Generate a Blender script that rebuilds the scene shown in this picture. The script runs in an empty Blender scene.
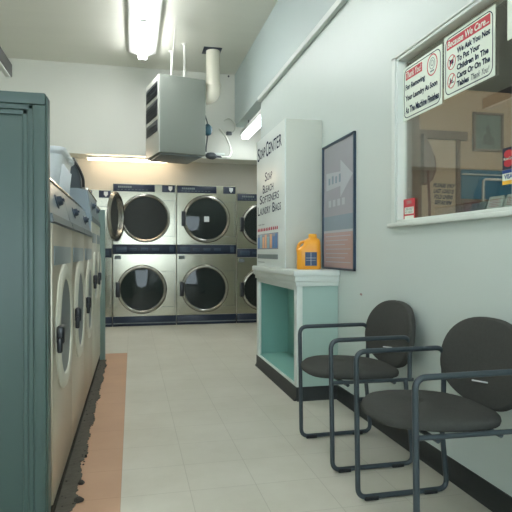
import bpy, bmesh, math, random
from mathutils import Vector, Matrix
random.seed(7)
sc = bpy.context.scene
col = sc.collection
PI = math.pi
H = 1.08                      # camera height

# ------------------------------------------------------------------ materials
def lin(c):
    c = c / 255.0
    return c / 12.92 if c <= .04045 else ((c + .055) / 1.055) ** 2.4
def rgb(r, g, b): return (lin(r), lin(g), lin(b), 1)

def mat(name, c, rough=.6, metal=0.0, var=.06, scale=6, bump=0.0, bscale=60, coat=0, stretch=None, spec=.5):
    m = bpy.data.materials.new(name); m.use_nodes = True
    nt = m.node_tree; N = nt.nodes; L = nt.links
    p = N['Principled BSDF']
    p.inputs['Roughness'].default_value = rough
    p.inputs['Metallic'].default_value = metal
    p.inputs['Specular IOR Level'].default_value = spec
    p.inputs['Coat Weight'].default_value = coat
    tc = N.new('ShaderNodeTexCoord')
    mp = N.new('ShaderNodeMapping')
    if stretch: mp.inputs['Scale'].default_value = stretch
    L.new(tc.outputs['Object'], mp.inputs[0])
    nz = N.new('ShaderNodeTexNoise'); nz.inputs['Scale'].default_value = scale; nz.inputs['Detail'].default_value = 4
    L.new(mp.outputs[0], nz.inputs['Vector'])
    mx = N.new('ShaderNodeMix'); mx.data_type = 'RGBA'
    mx.inputs[6].default_value = tuple(min(1, x * (1 - var)) for x in c[:3]) + (1,)
    mx.inputs[7].default_value = tuple(min(1, x * (1 + var)) for x in c[:3]) + (1,)
    L.new(nz.outputs['Fac'], mx.inputs[0]); L.new(mx.outputs[2], p.inputs['Base Color'])
    if bump:
        n2 = N.new('ShaderNodeTexNoise'); n2.inputs['Scale'].default_value = bscale; n2.inputs['Detail'].default_value = 3
        L.new(mp.outputs[0], n2.inputs['Vector'])
        b = N.new('ShaderNodeBump'); b.inputs['Strength'].default_value = bump; b.inputs['Distance'].default_value = .01
        L.new(n2.outputs['Fac'], b.inputs['Height']); L.new(b.outputs[0], p.inputs['Normal'])
    return m

def emit(name, c, s):
    m = bpy.data.materials.new(name); m.use_nodes = True
    nt = m.node_tree; nt.nodes.clear()
    e = nt.nodes.new('ShaderNodeEmission'); e.inputs[0].default_value = c; e.inputs[1].default_value = s
    o = nt.nodes.new('ShaderNodeOutputMaterial'); nt.links.new(e.outputs[0], o.inputs[0])
    return m

def glass(name, tint=(1, 1, 1, 1), rough=.02, refl=.9):
    m = bpy.data.materials.new(name); m.use_nodes = True
    nt = m.node_tree; nt.nodes.clear(); N = nt.nodes
    t = N.new('ShaderNodeBsdfTransparent'); t.inputs[0].default_value = tint
    g = N.new('ShaderNodeBsdfGlossy'); g.inputs['Roughness'].default_value = rough
    f = N.new('ShaderNodeFresnel'); f.inputs[0].default_value = 1.45
    mu = N.new('ShaderNodeMath'); mu.operation = 'MULTIPLY'; mu.inputs[1].default_value = refl
    x = N.new('ShaderNodeMixShader'); o = N.new('ShaderNodeOutputMaterial')
    nt.links.new(f.outputs[0], mu.inputs[0]); nt.links.new(mu.outputs[0], x.inputs[0])
    nt.links.new(t.outputs[0], x.inputs[1]); nt.links.new(g.outputs[0], x.inputs[2]); nt.links.new(x.outputs[0], o.inputs[0])
    return m

def tile_mat(name, c, groutc, size, off, rough, dirt):
    m = bpy.data.materials.new(name); m.use_nodes = True
    nt = m.node_tree; N = nt.nodes; L = nt.links; p = N['Principled BSDF']
    tc = N.new('ShaderNodeTexCoord')
    mp = N.new('ShaderNodeMapping'); mp.inputs['Location'].default_value = (off[0], off[1], 0)
    L.new(tc.outputs['Object'], mp.inputs[0])
    br = N.new('ShaderNodeTexBrick'); br.offset = 0; br.squash = 1
    br.inputs['Scale'].default_value = 1; br.inputs['Brick Width'].default_value = size; br.inputs['Row Height'].default_value = size
    br.inputs['Mortar Size'].default_value = .0018; br.inputs['Mortar Smooth'].default_value = .3; br.inputs['Bias'].default_value = 0
    br.inputs['Color1'].default_value = c; br.inputs['Color2'].default_value = tuple(x * .975 for x in c[:3]) + (1,)
    br.inputs['Mortar'].default_value = groutc
    L.new(mp.outputs[0], br.inputs['Vector'])
    nz = N.new('ShaderNodeTexNoise'); nz.inputs['Scale'].default_value = 1.7; nz.inputs['Detail'].default_value = 7; nz.inputs['Roughness'].default_value = .65
    L.new(tc.outputs['Object'], nz.inputs['Vector'])
    cr = N.new('ShaderNodeValToRGB'); cr.color_ramp.elements[0].position = .3; cr.color_ramp.elements[1].position = .62
    cr.color_ramp.elements[0].color = dirt; cr.color_ramp.elements[1].color = (1, 1, 1, 1)
    L.new(nz.outputs['Fac'], cr.inputs[0])
    mx = N.new('ShaderNodeMix'); mx.data_type = 'RGBA'; mx.blend_type = 'MULTIPLY'; mx.inputs[0].default_value = 1
    L.new(br.outputs['Color'], mx.inputs[6]); L.new(cr.outputs[0], mx.inputs[7])
    L.new(mx.outputs[2], p.inputs['Base Color'])
    r2 = N.new('ShaderNodeMapRange'); r2.inputs[3].default_value = rough - .06; r2.inputs[4].default_value = rough + .1
    L.new(nz.outputs['Fac'], r2.inputs[0]); L.new(r2.outputs[0], p.inputs['Roughness'])
    return m

M = {}
M['floor'] = tile_mat('floor_tile', rgb(202, 200, 187), rgb(178, 175, 162), .305, (.05, .0), .42, (.86, .85, .82, 1))
M['orange'] = tile_mat('terracotta_tile', rgb(194, 156, 127), rgb(176, 138, 110), .305, (.05, .0), .5, (.88, .86, .84, 1))
M['wall_mint'] = mat('wall_mint', rgb(202, 213, 208), .38, var=.02, scale=1.2, bump=.12, bscale=9)
M['wall_up'] = mat('wall_upper_mint', rgb(180, 194, 192), .45, var=.02, scale=1.2)
M['wall_white'] = mat('wall_cream', rgb(214, 215, 205), .6, var=.015, scale=1.0)
M['wall_tan'] = mat('wall_tan', rgb(182, 178, 166), .7, var=.02)
M['ceiling'] = mat('ceiling_paint', rgb(222, 222, 210), .45, var=.03, scale=1.5, stretch=(.4, 5, 1))
M['trim'] = mat('trim_white', rgb(218, 226, 220), .45, var=.01)
M['cove'] = mat('cove_rubber', rgb(38, 42, 42), .5, var=.1)
M['teal'] = mat('teal_paint', rgb(70, 90, 86), .42, var=.03, scale=2, stretch=(1, 1, .3))
M['teal_pale'] = mat('pale_teal_paint', rgb(128, 152, 146), .3, var=.03)
M['mint_panel'] = mat('mint_panel', rgb(166, 192, 184), .45, var=.02, scale=3)
M['teal_in'] = mat('teal_interior', rgb(130, 180, 170), .5, var=.04, scale=2)
M['post_white'] = mat('white_gloss', rgb(218, 226, 220), .35, var=.02)
M['gloss_white'] = mat('glossy_white_acrylic', rgb(222, 230, 225), .3, var=.01)
M['beige_pan'] = mat('beige_laminate', rgb(200, 204, 194), .4, var=.01)
M['steel'] = mat('stainless_steel', rgb(172, 168, 152), .19, metal=.95, var=.05, scale=3, stretch=(40, 1, 1), bump=.02, bscale=8)
M['steel_wash'] = mat('washer_steel', rgb(192, 184, 168), .3, metal=.55, var=.04, scale=3, stretch=(1, 40, 1))
M['chrome'] = mat('chrome', rgb(215, 210, 200), .14, metal=1, var=.02)
M['rim'] = mat('brushed_rim', rgb(164, 163, 156), .26, metal=.9, var=.03)
M['cream'] = mat('cream_enamel', rgb(205, 204, 190), .32, var=.02)
M['greyblue'] = mat('grey_blue_panel', rgb(140, 152, 158), .3, metal=.25, var=.04, scale=4)
M['grey'] = mat('grey_plastic', rgb(112, 120, 122), .4, var=.04)
M['navy'] = mat('navy_strip', rgb(26, 38, 62), .35, var=.08)
M['navy_dk'] = mat('dark_navy', rgb(20, 34, 56), .35, var=.15, scale=12)
M['print_white'] = mat('print_white', rgb(220, 224, 224), .5, var=.01)
M['knob'] = mat('blue_black_knob', rgb(48, 64, 82), .3, var=.08)
M['handle'] = mat('handle_black', rgb(30, 34, 40), .28, var=.08)
M['drum'] = mat('drum_dark', rgb(38, 43, 42), .6, metal=.05, var=.2, scale=10)
M['dglass'] = glass('dryer_glass', (.6, .66, .66, 1), .04, 1.0)
M['rubber'] = mat('door_gasket', rgb(26, 27, 27), .6)
M['heater'] = mat('heater_shaded_paint', rgb(124, 130, 122), .45, var=.02)  # cabinet colour lowered so its front looks shaded beside the side
M['heater_side'] = mat('heater_lit_side_paint', rgb(186, 188, 180), .5, var=.02)  # same box, paler so this face looks lit
M['louvre'] = mat('louvre_dark', rgb(40, 46, 56), .4, var=.1)
M['pvc'] = mat('pvc_cream', rgb(222, 218, 200), .4, var=.02)
M['rod'] = mat('rod_white', rgb(225, 224, 215), .4, var=.02)
M['valve'] = mat('teal_valve', rgb(28, 74, 88), .4, var=.1)
M['plug'] = mat('plug_grey', rgb(70, 76, 80), .5, var=.1)
M['cable'] = mat('cable_white', rgb(214, 216, 206), .5)
M['fixture'] = mat('fixture_white', rgb(235, 236, 232), .35, var=.01)
M['fabric'] = mat('charcoal_fabric', rgb(72, 73, 70), .95, var=.16, scale=90, bump=.35, bscale=350, spec=.2)
M['tube'] = mat('slate_powdercoat', rgb(62, 72, 78), .38, metal=.2, var=.05)
M['foot'] = mat('black_rubber', rgb(24, 27, 30), .6)
M['orange_pl'] = mat('orange_plastic', rgb(246, 168, 48), .32, var=.02)
M['cap'] = mat('cap_orange', rgb(250, 180, 60), .4, var=.02)
M['label_blue'] = mat('label_slate', rgb(44, 66, 98), .45, var=.2, scale=40)
M['bin_white'] = mat('basket_plastic', rgb(236, 240, 244), .4, var=.02)
M['bin_dark'] = mat('charcoal_plastic', rgb(60, 70, 76), .5, var=.06)
M['black'] = mat('black_plastic', rgb(24, 26, 30), .4)
M['sign'] = mat('sign_white', rgb(226, 236, 222), .4, var=.01)
M['ink'] = mat('ink_navy', rgb(24, 40, 68), .85, spec=.1)
M['red'] = mat('sign_red', rgb(196, 50, 62), .45, var=.04)
M['pink'] = mat('ink_red_pink', rgb(186, 60, 86), .85, spec=.1)
M['poster_pink'] = mat('poster_grey_pink', rgb(158, 158, 164), .22, var=.05, scale=3)
M['poster_grey'] = mat('poster_blue_grey', rgb(136, 150, 160), .22, var=.05, scale=3)
M['poster_rose'] = mat('poster_rose', rgb(178, 154, 152), .22, var=.04, scale=3)
M['poster_lite'] = mat('poster_light', rgb(178, 180, 188), .22, var=.03, scale=3)
M['poster_frame'] = mat('poster_frame', rgb(40, 62, 82), .35)
M['glass'] = glass('window_glass', (.93, .96, .95, 1), .01, .55)
M['office_wall'] = mat('office_wall', rgb(190, 166, 134), .75, var=.04, scale=2)
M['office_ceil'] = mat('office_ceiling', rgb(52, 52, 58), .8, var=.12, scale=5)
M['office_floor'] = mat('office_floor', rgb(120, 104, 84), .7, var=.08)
M['brownwood'] = mat('brown_wood', rgb(108, 82, 62), .5, var=.12, scale=4, stretch=(1, 1, 6))
M['door_beige'] = mat('door_beige', rgb(196, 178, 150), .6, var=.03)
M['board_blue'] = mat('board_blue', rgb(44, 118, 150), .6, var=.12, scale=5)
M['pic_teal'] = mat('picture_teal', rgb(88, 106, 98), .6, var=.3, scale=9)
M['pic_dark'] = mat('picture_dark', rgb(40, 50, 46), .6, var=.2)
M['bag'] = mat('bag_mauve', rgb(128, 112, 104), .8, var=.1)
M['bag_rim'] = mat('bag_red_brown', rgb(96, 44, 40), .6)
M['yellow'] = mat('card_yellow', rgb(240, 186, 60), .5)
M['blue_card'] = mat('card_blue', rgb(30, 70, 140), .5)
M['gunk'] = mat('black_grime', rgb(48, 44, 38), .85, var=.5, scale=22, bump=.8, bscale=50)
M['concrete'] = mat('grimy_concrete', rgb(84, 80, 70), .85, var=.3, scale=18, bump=.6, bscale=40)
M['prod1'] = mat('product_blue', rgb(70, 120, 176), .5, var=.3, scale=30)
M['prod2'] = mat('product_peach', rgb(226, 172, 130), .5, var=.2, scale=30)
M['prod3'] = mat('product_aqua', rgb(140, 180, 196), .5, var=.2, scale=30)
M['barg'] = mat('grey_bar', rgb(112, 124, 124), .4)
M['tube_light'] = emit('fluorescent_tube', (.97, .985, 1, 1), 19)
M['tube_warm'] = emit('warm_tube', (1, .80, .58, 1), 15)
M['tube_cool'] = emit('cool_tube', (.92, .98, 1, 1), 10)
M['fill_tube'] = emit('office_fill_tube', (1, .92, .82, 1), 80)

# ------------------------------------------------------------------ mesh builder
class MB:
    def __init__(s): s.bm = bmesh.new()
    def box(s, x0, x1, y0, y1, z0, z1, bev=0, seg=2, mtx=None):
        r = bmesh.ops.create_cube(s.bm, size=1)
        vs = r['verts']
        for v in vs:
            v.co = Vector(((x0 + x1) / 2 + v.co.x * (x1 - x0), (y0 + y1) / 2 + v.co.y * (y1 - y0), (z0 + z1) / 2 + v.co.z * (z1 - z0)))
        if bev:
            es = list({e for v in vs for e in v.link_edges})
            r2 = bmesh.ops.bevel(s.bm, geom=es, offset=bev, segments=seg, profile=.5, affect='EDGES')
            vs = list({v for f in r2['faces'] for v in f.verts} | {v for v in vs if v.is_valid})
        if mtx is not None:
            for v in vs: v.co = mtx @ v.co
        return s
    def ring(s, pts): return [s.bm.verts.new(p) for p in pts]
    def bridge(s, a, b, closed=True):
        n = len(a)
        for i in range(n if closed else n - 1):
            j = (i + 1) % n
            s.bm.faces.new((a[i], a[j], b[j], b[i]))
    def cap(s, a, flip=False):
        s.bm.faces.new(a[::-1] if flip else a)
    def cyl(s, p0, p1, r0, r1=None, n=20, caps=True):
        return s.tube([p0, p1], r0, n=n, r1=r1, caps=caps)
    def tube(s, path, r, n=12, r1=None, caps=True):
        P = [Vector(p) for p in path]
        T = []
        for i in range(len(P)):
            if i == 0: d = P[1] - P[0]
            elif i == len(P) - 1: d = P[-1] - P[-2]
            else: d = (P[i + 1] - P[i]).normalized() + (P[i] - P[i - 1]).normalized()
            T.append(d.normalized())
        ref = Vector((0, 0, 1)) if abs(T[0].z) < .9 else Vector((1, 0, 0))
        u = T[0].cross(ref).normalized(); prev = None
        for i, p in enumerate(P):
            u = (u - T[i] * u.dot(T[i])).normalized(); w = T[i].cross(u)
            rr = r if r1 is None else r + (r1 - r) * i / (len(P) - 1)
            ring = s.ring([p + rr * (math.cos(2 * PI * k / n) * u + math.sin(2 * PI * k / n) * w) for k in range(n)])
            if prev: s.bridge(prev, ring)
            elif caps: s.cap(ring, True)
            prev = ring
        if caps: s.cap(prev)
        return s
    def lathe(s, prof, o, ax, n=48, sx=1, cap0=False, cap1=False):   # prof = [(radius, along axis)]
        ax = Vector(ax).normalized(); ref = Vector((0, 0, 1)) if abs(ax.z) < .9 else Vector((1, 0, 0))
        u = ax.cross(ref).normalized(); w = ax.cross(u); o = Vector(o); prev = None; first = None
        for r, h in prof:
            ring = s.ring([o + ax * h + r * (math.cos(2 * PI * k / n) * u * sx + math.sin(2 * PI * k / n) * w) for k in range(n)])
            if prev: s.bridge(prev, ring)
            if first is None: first = ring
            prev = ring
        if cap0: s.cap(first, True)
        if cap1: s.cap(prev)
        return s
    def loft(s, rings, cap0=True, cap1=True):
        R = [s.ring(r) for r in rings]
        for a, b in zip(R, R[1:]): s.bridge(a, b)
        if cap0: s.cap(R[0], True)
        if cap1: s.cap(R[-1])
        return s
    def prism(s, pts, d):       # polygon of 3-D points, pushed along vector d
        d = Vector(d); a = s.ring(pts); b = s.ring([Vector(p) + d for p in pts])
        s.bridge(a, b); s.cap(a, True); s.cap(b); return s

def obj(name, mb, m, parent=None, local=False, smooth=True):
    bm = mb.bm
    bmesh.ops.recalc_face_normals(bm, faces=bm.faces)
    if parent is not None and not local:
        o = parent
        off = Vector((0, 0, 0))
        while o is not None: off += o.location; o = o.parent
        for v in bm.verts: v.co -= off
    me = bpy.data.meshes.new(name); bm.to_mesh(me); bm.free()
    me.materials.append(m)
    if smooth:
        for p in me.polygons: p.use_smooth = True
        try: me.set_sharp_from_angle(angle=math.radians(35))
        except Exception: pass
    ob = bpy.data.objects.new(name, me); col.objects.link(ob)
    if parent is not None: ob.parent = parent
    return ob

def tag(o, label, cat, group=None, kind=None):
    o['label'] = label; o['category'] = cat
    if group: o['group'] = group
    if kind: o['kind'] = kind
    return o
def thing(name, label, cat, loc=(0, 0, 0), rz=0, group=None):
    o = bpy.data.objects.new(name, None); o.empty_display_size = .05; col.objects.link(o)
    o.location = loc; o.rotation_euler = (0, 0, rz)
    return tag(o, label, cat, group)
def struct(name, mb, m, parent=None):
    o = obj(name, mb, m, parent)
    o['kind'] = 'structure'
    return o
def copy_tree(o, parent=None):
    c = o.copy(); col.objects.link(c); c.parent = parent
    for ch in list(o.children): copy_tree(ch, c)
    return c
def fillet(P, r, n=6):
    P = [Vector(p) for p in P]; out = [P[0]]
    for i in range(1, len(P) - 1):
        a, b, c = P[i - 1], P[i], P[i + 1]
        d0 = (a - b); d1 = (c - b); k = min(r, d0.length * .49, d1.length * .49)
        p0 = b + d0.normalized() * k; p1 = b + d1.normalized() * k
        for j in range(n + 1):
            t = j / n
            out.append((1 - t) ** 2 * p0 + 2 * t * (1 - t) * b + t * t * p1)
    out.append(P[-1]); return out

# flat print on a surface: frame = (origin, right, up)
def frameX(x, y, z): return (Vector((x, y, z)), Vector((0, -1, 0)), Vector((0, 0, 1)))     # faces -X
def frameY(x, y, z): return (Vector((x, y, z)), Vector((1, 0, 0)), Vector((0, 0, 1)))      # faces -Y
def P3(F, a, b, n=0):
    nn = F[1].cross(F[2]); return F[0] + F[1] * a + F[2] * b + nn * n
def patch(mb, F, pts, t=.0015, lift=0):
    n = F[1].cross(F[2]); mb.prism([P3(F, a, b, lift) for a, b in pts], n * t); return mb
def rect(mb, F, a0, a1, b0, b1, t=.0015, lift=0, sh=0):
    return patch(mb, F, [(a0, b0), (a1, b0), (a1 + sh, b1), (a0 + sh, b1)], t, lift)
def rrect_pts(a0, a1, b0, b1, r, n=5):
    out = []
    for cx, cy, s in ((a1 - r, b0 + r, -PI / 2), (a1 - r, b1 - r, 0), (a0 + r, b1 - r, PI / 2), (a0 + r, b0 + r, PI)):
        for k in range(n + 1):
            t = s + PI / 2 * k / n; out.append((cx + r * math.cos(t), cy + r * math.sin(t)))
    return out
def outline(mb, F, pts, w, t=.0015, lift=0):
    cx = sum(p[0] for p in pts) / len(pts); cy = sum(p[1] for p in pts) / len(pts); n = len(pts)
    inn = []
    for i in range(n):
        a, b = pts[i - 1], pts[(i + 1) % n]
        d = Vector((b[0] - a[0], b[1] - a[1])).normalized(); nr = Vector((-d.y, d.x))
        if nr.x * (cx - pts[i][0]) + nr.y * (cy - pts[i][1]) < 0: nr = -nr
        inn.append((pts[i][0] + nr.x * w, pts[i][1] + nr.y * w))
    A = [P3(F, *p, lift + t) for p in pts]; B = [P3(F, *p, lift + t) for p in inn]
    a = mb.ring(A); b = mb.ring(B); mb.bridge(a, b)
    a2 = mb.ring([P3(F, *p, lift) for p in pts]); mb.bridge(a2, a)
    b2 = mb.ring([P3(F, *p, lift) for p in inn]); mb.bridge(b, b2)
    return mb
def text(mb, F, s, a0, a1, b0, b1, lift=0, bold=0, shear=0, rise=0):
    cu = bpy.data.curves.new('t', 'FONT'); cu.body = s; cu.size = 1; cu.offset = bold; cu.shear = shear
    cu.resolution_u = 3
    o = bpy.data.objects.new('t', cu); col.objects.link(o)
    dg = bpy.context.evaluated_depsgraph_get(); me = bpy.data.meshes.new_from_object(o.evaluated_get(dg))
    bpy.data.objects.remove(o); bpy.data.curves.remove(cu)
    xs = [v.co.x for v in me.vertices]; ys = [v.co.y for v in me.vertices]
    x0, x1, y0, y1 = min(xs), max(xs), min(ys), max(ys)
    t = bmesh.new(); t.from_mesh(me); bpy.data.meshes.remove(me)
    for v in t.verts:
        fx = (v.co.x - x0) / (x1 - x0); fy = (v.co.y - y0) / (y1 - y0)
        v.co = P3(F, a0 + (a1 - a0) * fx, b0 + (b1 - b0) * fy + rise * fx, lift)
    tm = bpy.data.meshes.new('t'); t.to_mesh(tm); t.free()
    mb.bm.from_mesh(tm); bpy.data.meshes.remove(tm)
    return mb

# ------------------------------------------------------------------ room shell
CZ = 3.66
XR = 1.48
b = MB(); b.box(-3.1, 4.6, -4.1, 9.3, -.1, 0); struct('floor', b, M['floor'])
b = MB(); b.box(-.30, -.05, 1.0, 5.93, 0, .0025); struct('floor_strip', b, M['orange'])
b = MB(); b.box(-3.1, 1.462, -4.1, 7.85, CZ, CZ + .1); struct('ceiling', b, M['ceiling'])
b = MB(); b.box(-3.1, -3.0, -4.1, 9.3, 0, CZ + .1); struct('wall_left', b, M['wall_white'])
b = MB()      # shopfront wall behind the camera, with the opening for an added daylight window
b.box(-3.1, 4.6, -4.2, -4.1, 0, .45); b.box(-3.1, 4.6, -4.2, -4.1, 2.75, CZ + .1)
b.box(-3.1, -2.7, -4.2, -4.1, .45, 2.75); b.box(1.3, 4.6, -4.2, -4.1, .45, 2.75)
struct('wall_near', b, M['wall_white'])
b = MB()
for q in ((-2.7, 1.3, .45, .5), (-2.7, 1.3, 2.7, 2.75), (-2.7, -2.65, .5, 2.7), (1.25, 1.3, .5, 2.7), (-.72, -.68, .5, 2.7)): b.box(q[0], q[1], -4.19, -4.11, q[2], q[3], .004)
w2 = struct('fill_window', b, M['trim'])  # unseen window, put in to let soft daylight reach the room
b = MB(); b.box(-2.66, 1.26, -4.155, -4.15, .49, 2.71); struct('window_glass', b, M['glass'], w2)
# far wall: upper bulkhead, with the dryer recess under it
b = MB(); b.box(-3.0, 2.9, 7.75, 8.36, 2.43, CZ + .1); struct('wall_far_upper', b, M['wall_white'])
b = MB()
b.box(-3.0, -.277, 8.16, 8.36, 1.983, 2.43); b.box(-.277, 1.547, 8.16, 8.36, 2.083, 2.43); b.box(1.547, 2.9, 8.16, 8.36, 1.983, 2.43)
struct('wall_far_lower', b, M['wall_tan'])
b = MB(); b.box(-3.0, 4.6, 9.2, 9.3, 0, 2.43); struct('wall_far_back', b, M['wall_tan'])
b = MB(); b.box(-3.0, -1.15, 8.1, 8.159, 0, 2.43); struct('wall_far_infill', b, M['wall_tan'])
# right wall with the office window opening
WY0, WY1, WZ0, WZ1 = .55, 2.845, 1.245, 2.185
b = MB()
b.box(XR, XR + .12, -4.1, WY0, 0, 2.9); b.box(XR, XR + .12, WY1, 6.2, 0, 2.9)
b.box(XR, XR + .12, WY0, WY1, 0, WZ0); b.box(XR, XR + .12, WY0, WY1, WZ1, 2.9)
struct('wall_right', b, M['wall_mint'])
b = MB(); b.box(1.60, 2.9, 6.1, 6.2, 0, 2.9); struct('wall_right_return', b, M['wall_mint'])
b = MB(); b.box(2.8, 2.9, 6.2, 9.2, 0, 2.9); struct('wall_right_recess', b, M['wall_white'])
b = MB(); b.box(1.462, 2.9, -4.1, 7.75, 2.9, CZ + .1); struct('wall_right_upper', b, M['wall_up'])
# moulding where upper and lower right wall meet
b = MB(); b.box(1.440, XR, -4.1, 6.2, 2.845, 2.899, .006); struct('trim_1', b, M['trim'])
# black cove base, right wall
def cove(b, p0, p1, nx, ny, h=.1, t=.012):
    (x0, y0), (x1, y1) = p0, p1
    prof = [(0, 0), (.022, 0), (.012, .012), (t * .6, .03), (t * .5, h), (0, h)]
    b.loft([[(x0 + nx * a, y0 + ny * a, z) for a, z in prof], [(x1 + nx * a, y1 + ny * a, z) for a, z in prof]])
b = MB(); cove(b, (XR, -4.1), (XR, 3.74), -1, 0); struct('baseboard_right', b, M['cove'])

# ------------------------------------------------------------------ office window
b = MB()
def wframe(b, y0, y1):
    for (a0, a1, c0, c1) in ((y0, y1, WZ1 - .018, WZ1), (y0, y1, WZ0, WZ0 + .018), (y0, y0 + .03, WZ0, WZ1), (y1 - .018, y1, WZ0, WZ1)):
        b.box(XR - .004, XR + .09, a0, a1, c0, c1, .003)
wframe(b, WY0, WY1)
for (a0, a1, c0, c1) in ((WY0 - .05, WY1 + .05, WZ1, WZ1 + .012), (WY1, WY1 + .042, WZ0 - .02, WZ1 + .012)):
    b.box(XR - .01, XR - .0005, a0, a1, c0, c1, .003)
b.box(XR - .03, XR + .1, WY0 - .05, WY1 + .06, WZ0 - .022, WZ0, .004)
b.box(XR + .012, XR + .055, 1.835, 1.895, WZ0 + .018, WZ1 - .03, .004)
w1 = struct('window_1', b, M['trim'])
b = MB(); b.box(XR + .038, XR + .042, WY0 + .03, WY1 - .03, WZ0 + .018, WZ1 - .03); struct('window_glass', b, M['glass'], w1)

b = MB(); b.box(XR + .091, XR + .135, WY1 - .02, WY1 - .002, WZ0, WZ1, .003); b.box(XR + .055, XR + .091, WY1 - .0185, WY1 - .017, WZ0 + .02, WZ1 - .02); struct('trim_2', b, M['brownwood'])
# ------------------------------------------------------------------ office behind the glass
OY = 4.3; OZ = 2.53
b = MB(); b.box(1.6, 4.6, OY, OY + .1, 0, OZ + .1); struct('wall_office_far', b, M['office_wall'])
b = MB(); b.box(4.5, 4.6, -1.5, OY, 0, OZ + .1); struct('wall_office_right', b, M['office_wall'])
b = MB(); b.box(1.6, 4.5, -1.6, -1.5, 0, OZ + .1); struct('wall_office_near', b, M['office_wall'])
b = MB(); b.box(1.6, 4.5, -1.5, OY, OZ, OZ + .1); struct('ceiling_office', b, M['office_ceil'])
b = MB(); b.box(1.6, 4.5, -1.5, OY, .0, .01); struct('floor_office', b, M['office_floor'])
# office door
b = MB(); b.box(2.455, 2.80, OY - .02, OY - .002, .012, 2.07, .003); d1 = struct('door_1', b, M['door_beige'])
b = MB(); b.box(2.41, 2.455, OY - .045, OY - .002, .012, 2.07, .004); b.box(2.80, 2.835, OY - .045, OY - .002, .012, 2.07, .004)
b.box(2.39, 2.90, OY - .055, OY - .002, 2.07, 2.145, .006); struct('door_frame', b, M['brownwood'], d1)
# handwritten note on the door
F = frameY(2.575, OY - .021, 1.60)
t = thing('handwritten_note', 'four lines of dark handwriting on beige office door behind the glass', 'note', (2.68, OY - .022, 1.58))
b = MB()
for i, s in enumerate(('PLEASE PAY', 'LAST LOAD IS', 'FOLD LINENS', 'BEFORE 8PM')):
    text(b, F, s, .0 + i * .005, .22 - i * .012, .050 - i * .050, .088 - i * .050, .003, bold=.05, shear=.3, rise=-.006)
obj('handwriting', b, M['ink'], t)
# framed picture
t = thing('framed_picture', 'small framed dark green picture on tan office wall', 'picture', (3.13, OY, 2.17))
b = MB(); x0, x1, z0, z1 = 2.975, 3.285, 1.985, 2.335; F = frameY(0, OY - .004, 0)
for q in ((x0, x1, z0, z0 + .022), (x0, x1, z1 - .022, z1), (x0, x0 + .022, z0, z1), (x1 - .022, x1, z0, z1)):
    b.box(q[0], q[1], OY - .03, OY - .003, q[2], q[3], .004)
obj('frame', b, M['brownwood'], t)
b = MB(); b.box(x0 + .02, x1 - .02, OY - .012, OY - .003, z0 + .02, z1 - .02); pc = obj('print', b, M['pic_teal'], t)
b = MB(); F = frameY(0, OY - .012, 0)
patch(b, F, [(3.07, 2.05), (3.19, 2.05), (3.20, 2.10), (3.15, 2.15), (3.155, 2.20), (3.13, 2.235), (3.105, 2.20), (3.115, 2.15), (3.08, 2.12)], .001, .0005)
obj('figure', b, M['pic_dark'], pc)
# blue board
t = thing('wall_board', 'long blue board with pale strip on office wall', 'board', (3.6, OY, 1.7))
b = MB(); b.box(2.85, 4.45, OY - .03, OY - .002, 1.555, 1.815, .004); obj('panel', b, M['board_blue'], t)
b = MB(); b.box(2.85, 4.45, OY - .05, OY - .03, 1.765, 1.778, .003); obj('rail', b, M['trim'], t)  # narrow pale strip along the board's upper front
b = MB()
b.box(2.85, 4.45, OY - .034, OY - .002, 1.42, 1.55, .004)
t = thing('wall_cabinet', 'low brown cabinet with small doors under the blue board', 'cabinet', (3.6, OY, 1.4)); obj('body', b, M['brownwood'], t)
for k in range(8):
    b = MB(); b.box(2.87 + k * .19, 2.87 + k * .19 + .15, OY - .044, OY - .034, 1.44, 1.535, .004); obj('door', b, M['bag_rim'], t)
# hanging bag at the left of the window
b = MB(); F = frameX(XR - .0005, 3.35, .795); patch(b, F, [(0, .0), (.03, -.004), (.038, .006), (.022, .013), (.004, .010)], .0008)
tag(obj('wall_mark', b, M['poster_rose'], None), 'tiny pinkish mark on mint wall between poster and far armchair', 'mark')
t = thing('hanging_bag', 'rounded mauve bag with dark red edge hanging behind window corner', 'bag', (2.43, 4.1, 1.75))
pts = [(2.40, 2.10)] + [(2.40 + .145 * math.sin(a) * (1 - .25 * (a < 1)), 1.86 - .24 * -math.cos(a) * -1) for a in [.5 + 2.6 * k / 14 for k in range(15)]]
pts = [(2.395, 2.08), (2.43, 2.03), (2.465, 1.97), (2.49, 1.90), (2.505, 1.83), (2.50, 1.76), (2.475, 1.70), (2.44, 1.665), (2.395, 1.65)]
b = MB(); b.prism([(x, 4.12, z) for x, z in pts], (0, .05, 0)); obj('body', b, M['bag'], t, smooth=False)
b = MB(); b.tube([(x + .002, 4.125, z) for x, z in pts[3:]], .008, n=8); obj('edging', b, M['bag_rim'], t)
# umbrella-like red pole standing beside it
b = MB(); b.tube([(2.40, 4.02, 1.30), (2.385, 4.02, 1.58), (2.42, 4.02, 1.80)], .011, n=8)
t = thing('mop', 'slim red handled mop leaning by the mauve bag', 'mop', (2.46, 4.02, .0))
b = MB(); b.tube([(2.375, 3.98, .10), (2.395, 4.03, 1.48), (2.41, 4.08, 1.76)], .011, n=8); obj('handle', b, M['bag_rim'], t)
b = MB(); b.lathe([(.012, .12), (.05, .08), (.09, 0.012)], (2.372, 3.97, .0), (0, 0, 1), n=16, cap0=True, cap1=True); obj('mop_head', b, M['cable'], t)
# metal stand behind the sill
t = thing('metal_stand', 'thin silver tube stand inside the office behind sill cards', 'stand', (2.7, 3.4, .01))
b = MB(); b.tube(fillet([(2.445, 3.4, .012), (2.445, 3.4, 1.60), (2.95, 3.4, 1.60), (2.95, 3.4, .012)], .03), .009, n=8); obj('tube_frame', b, M['cable'], t)
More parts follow.
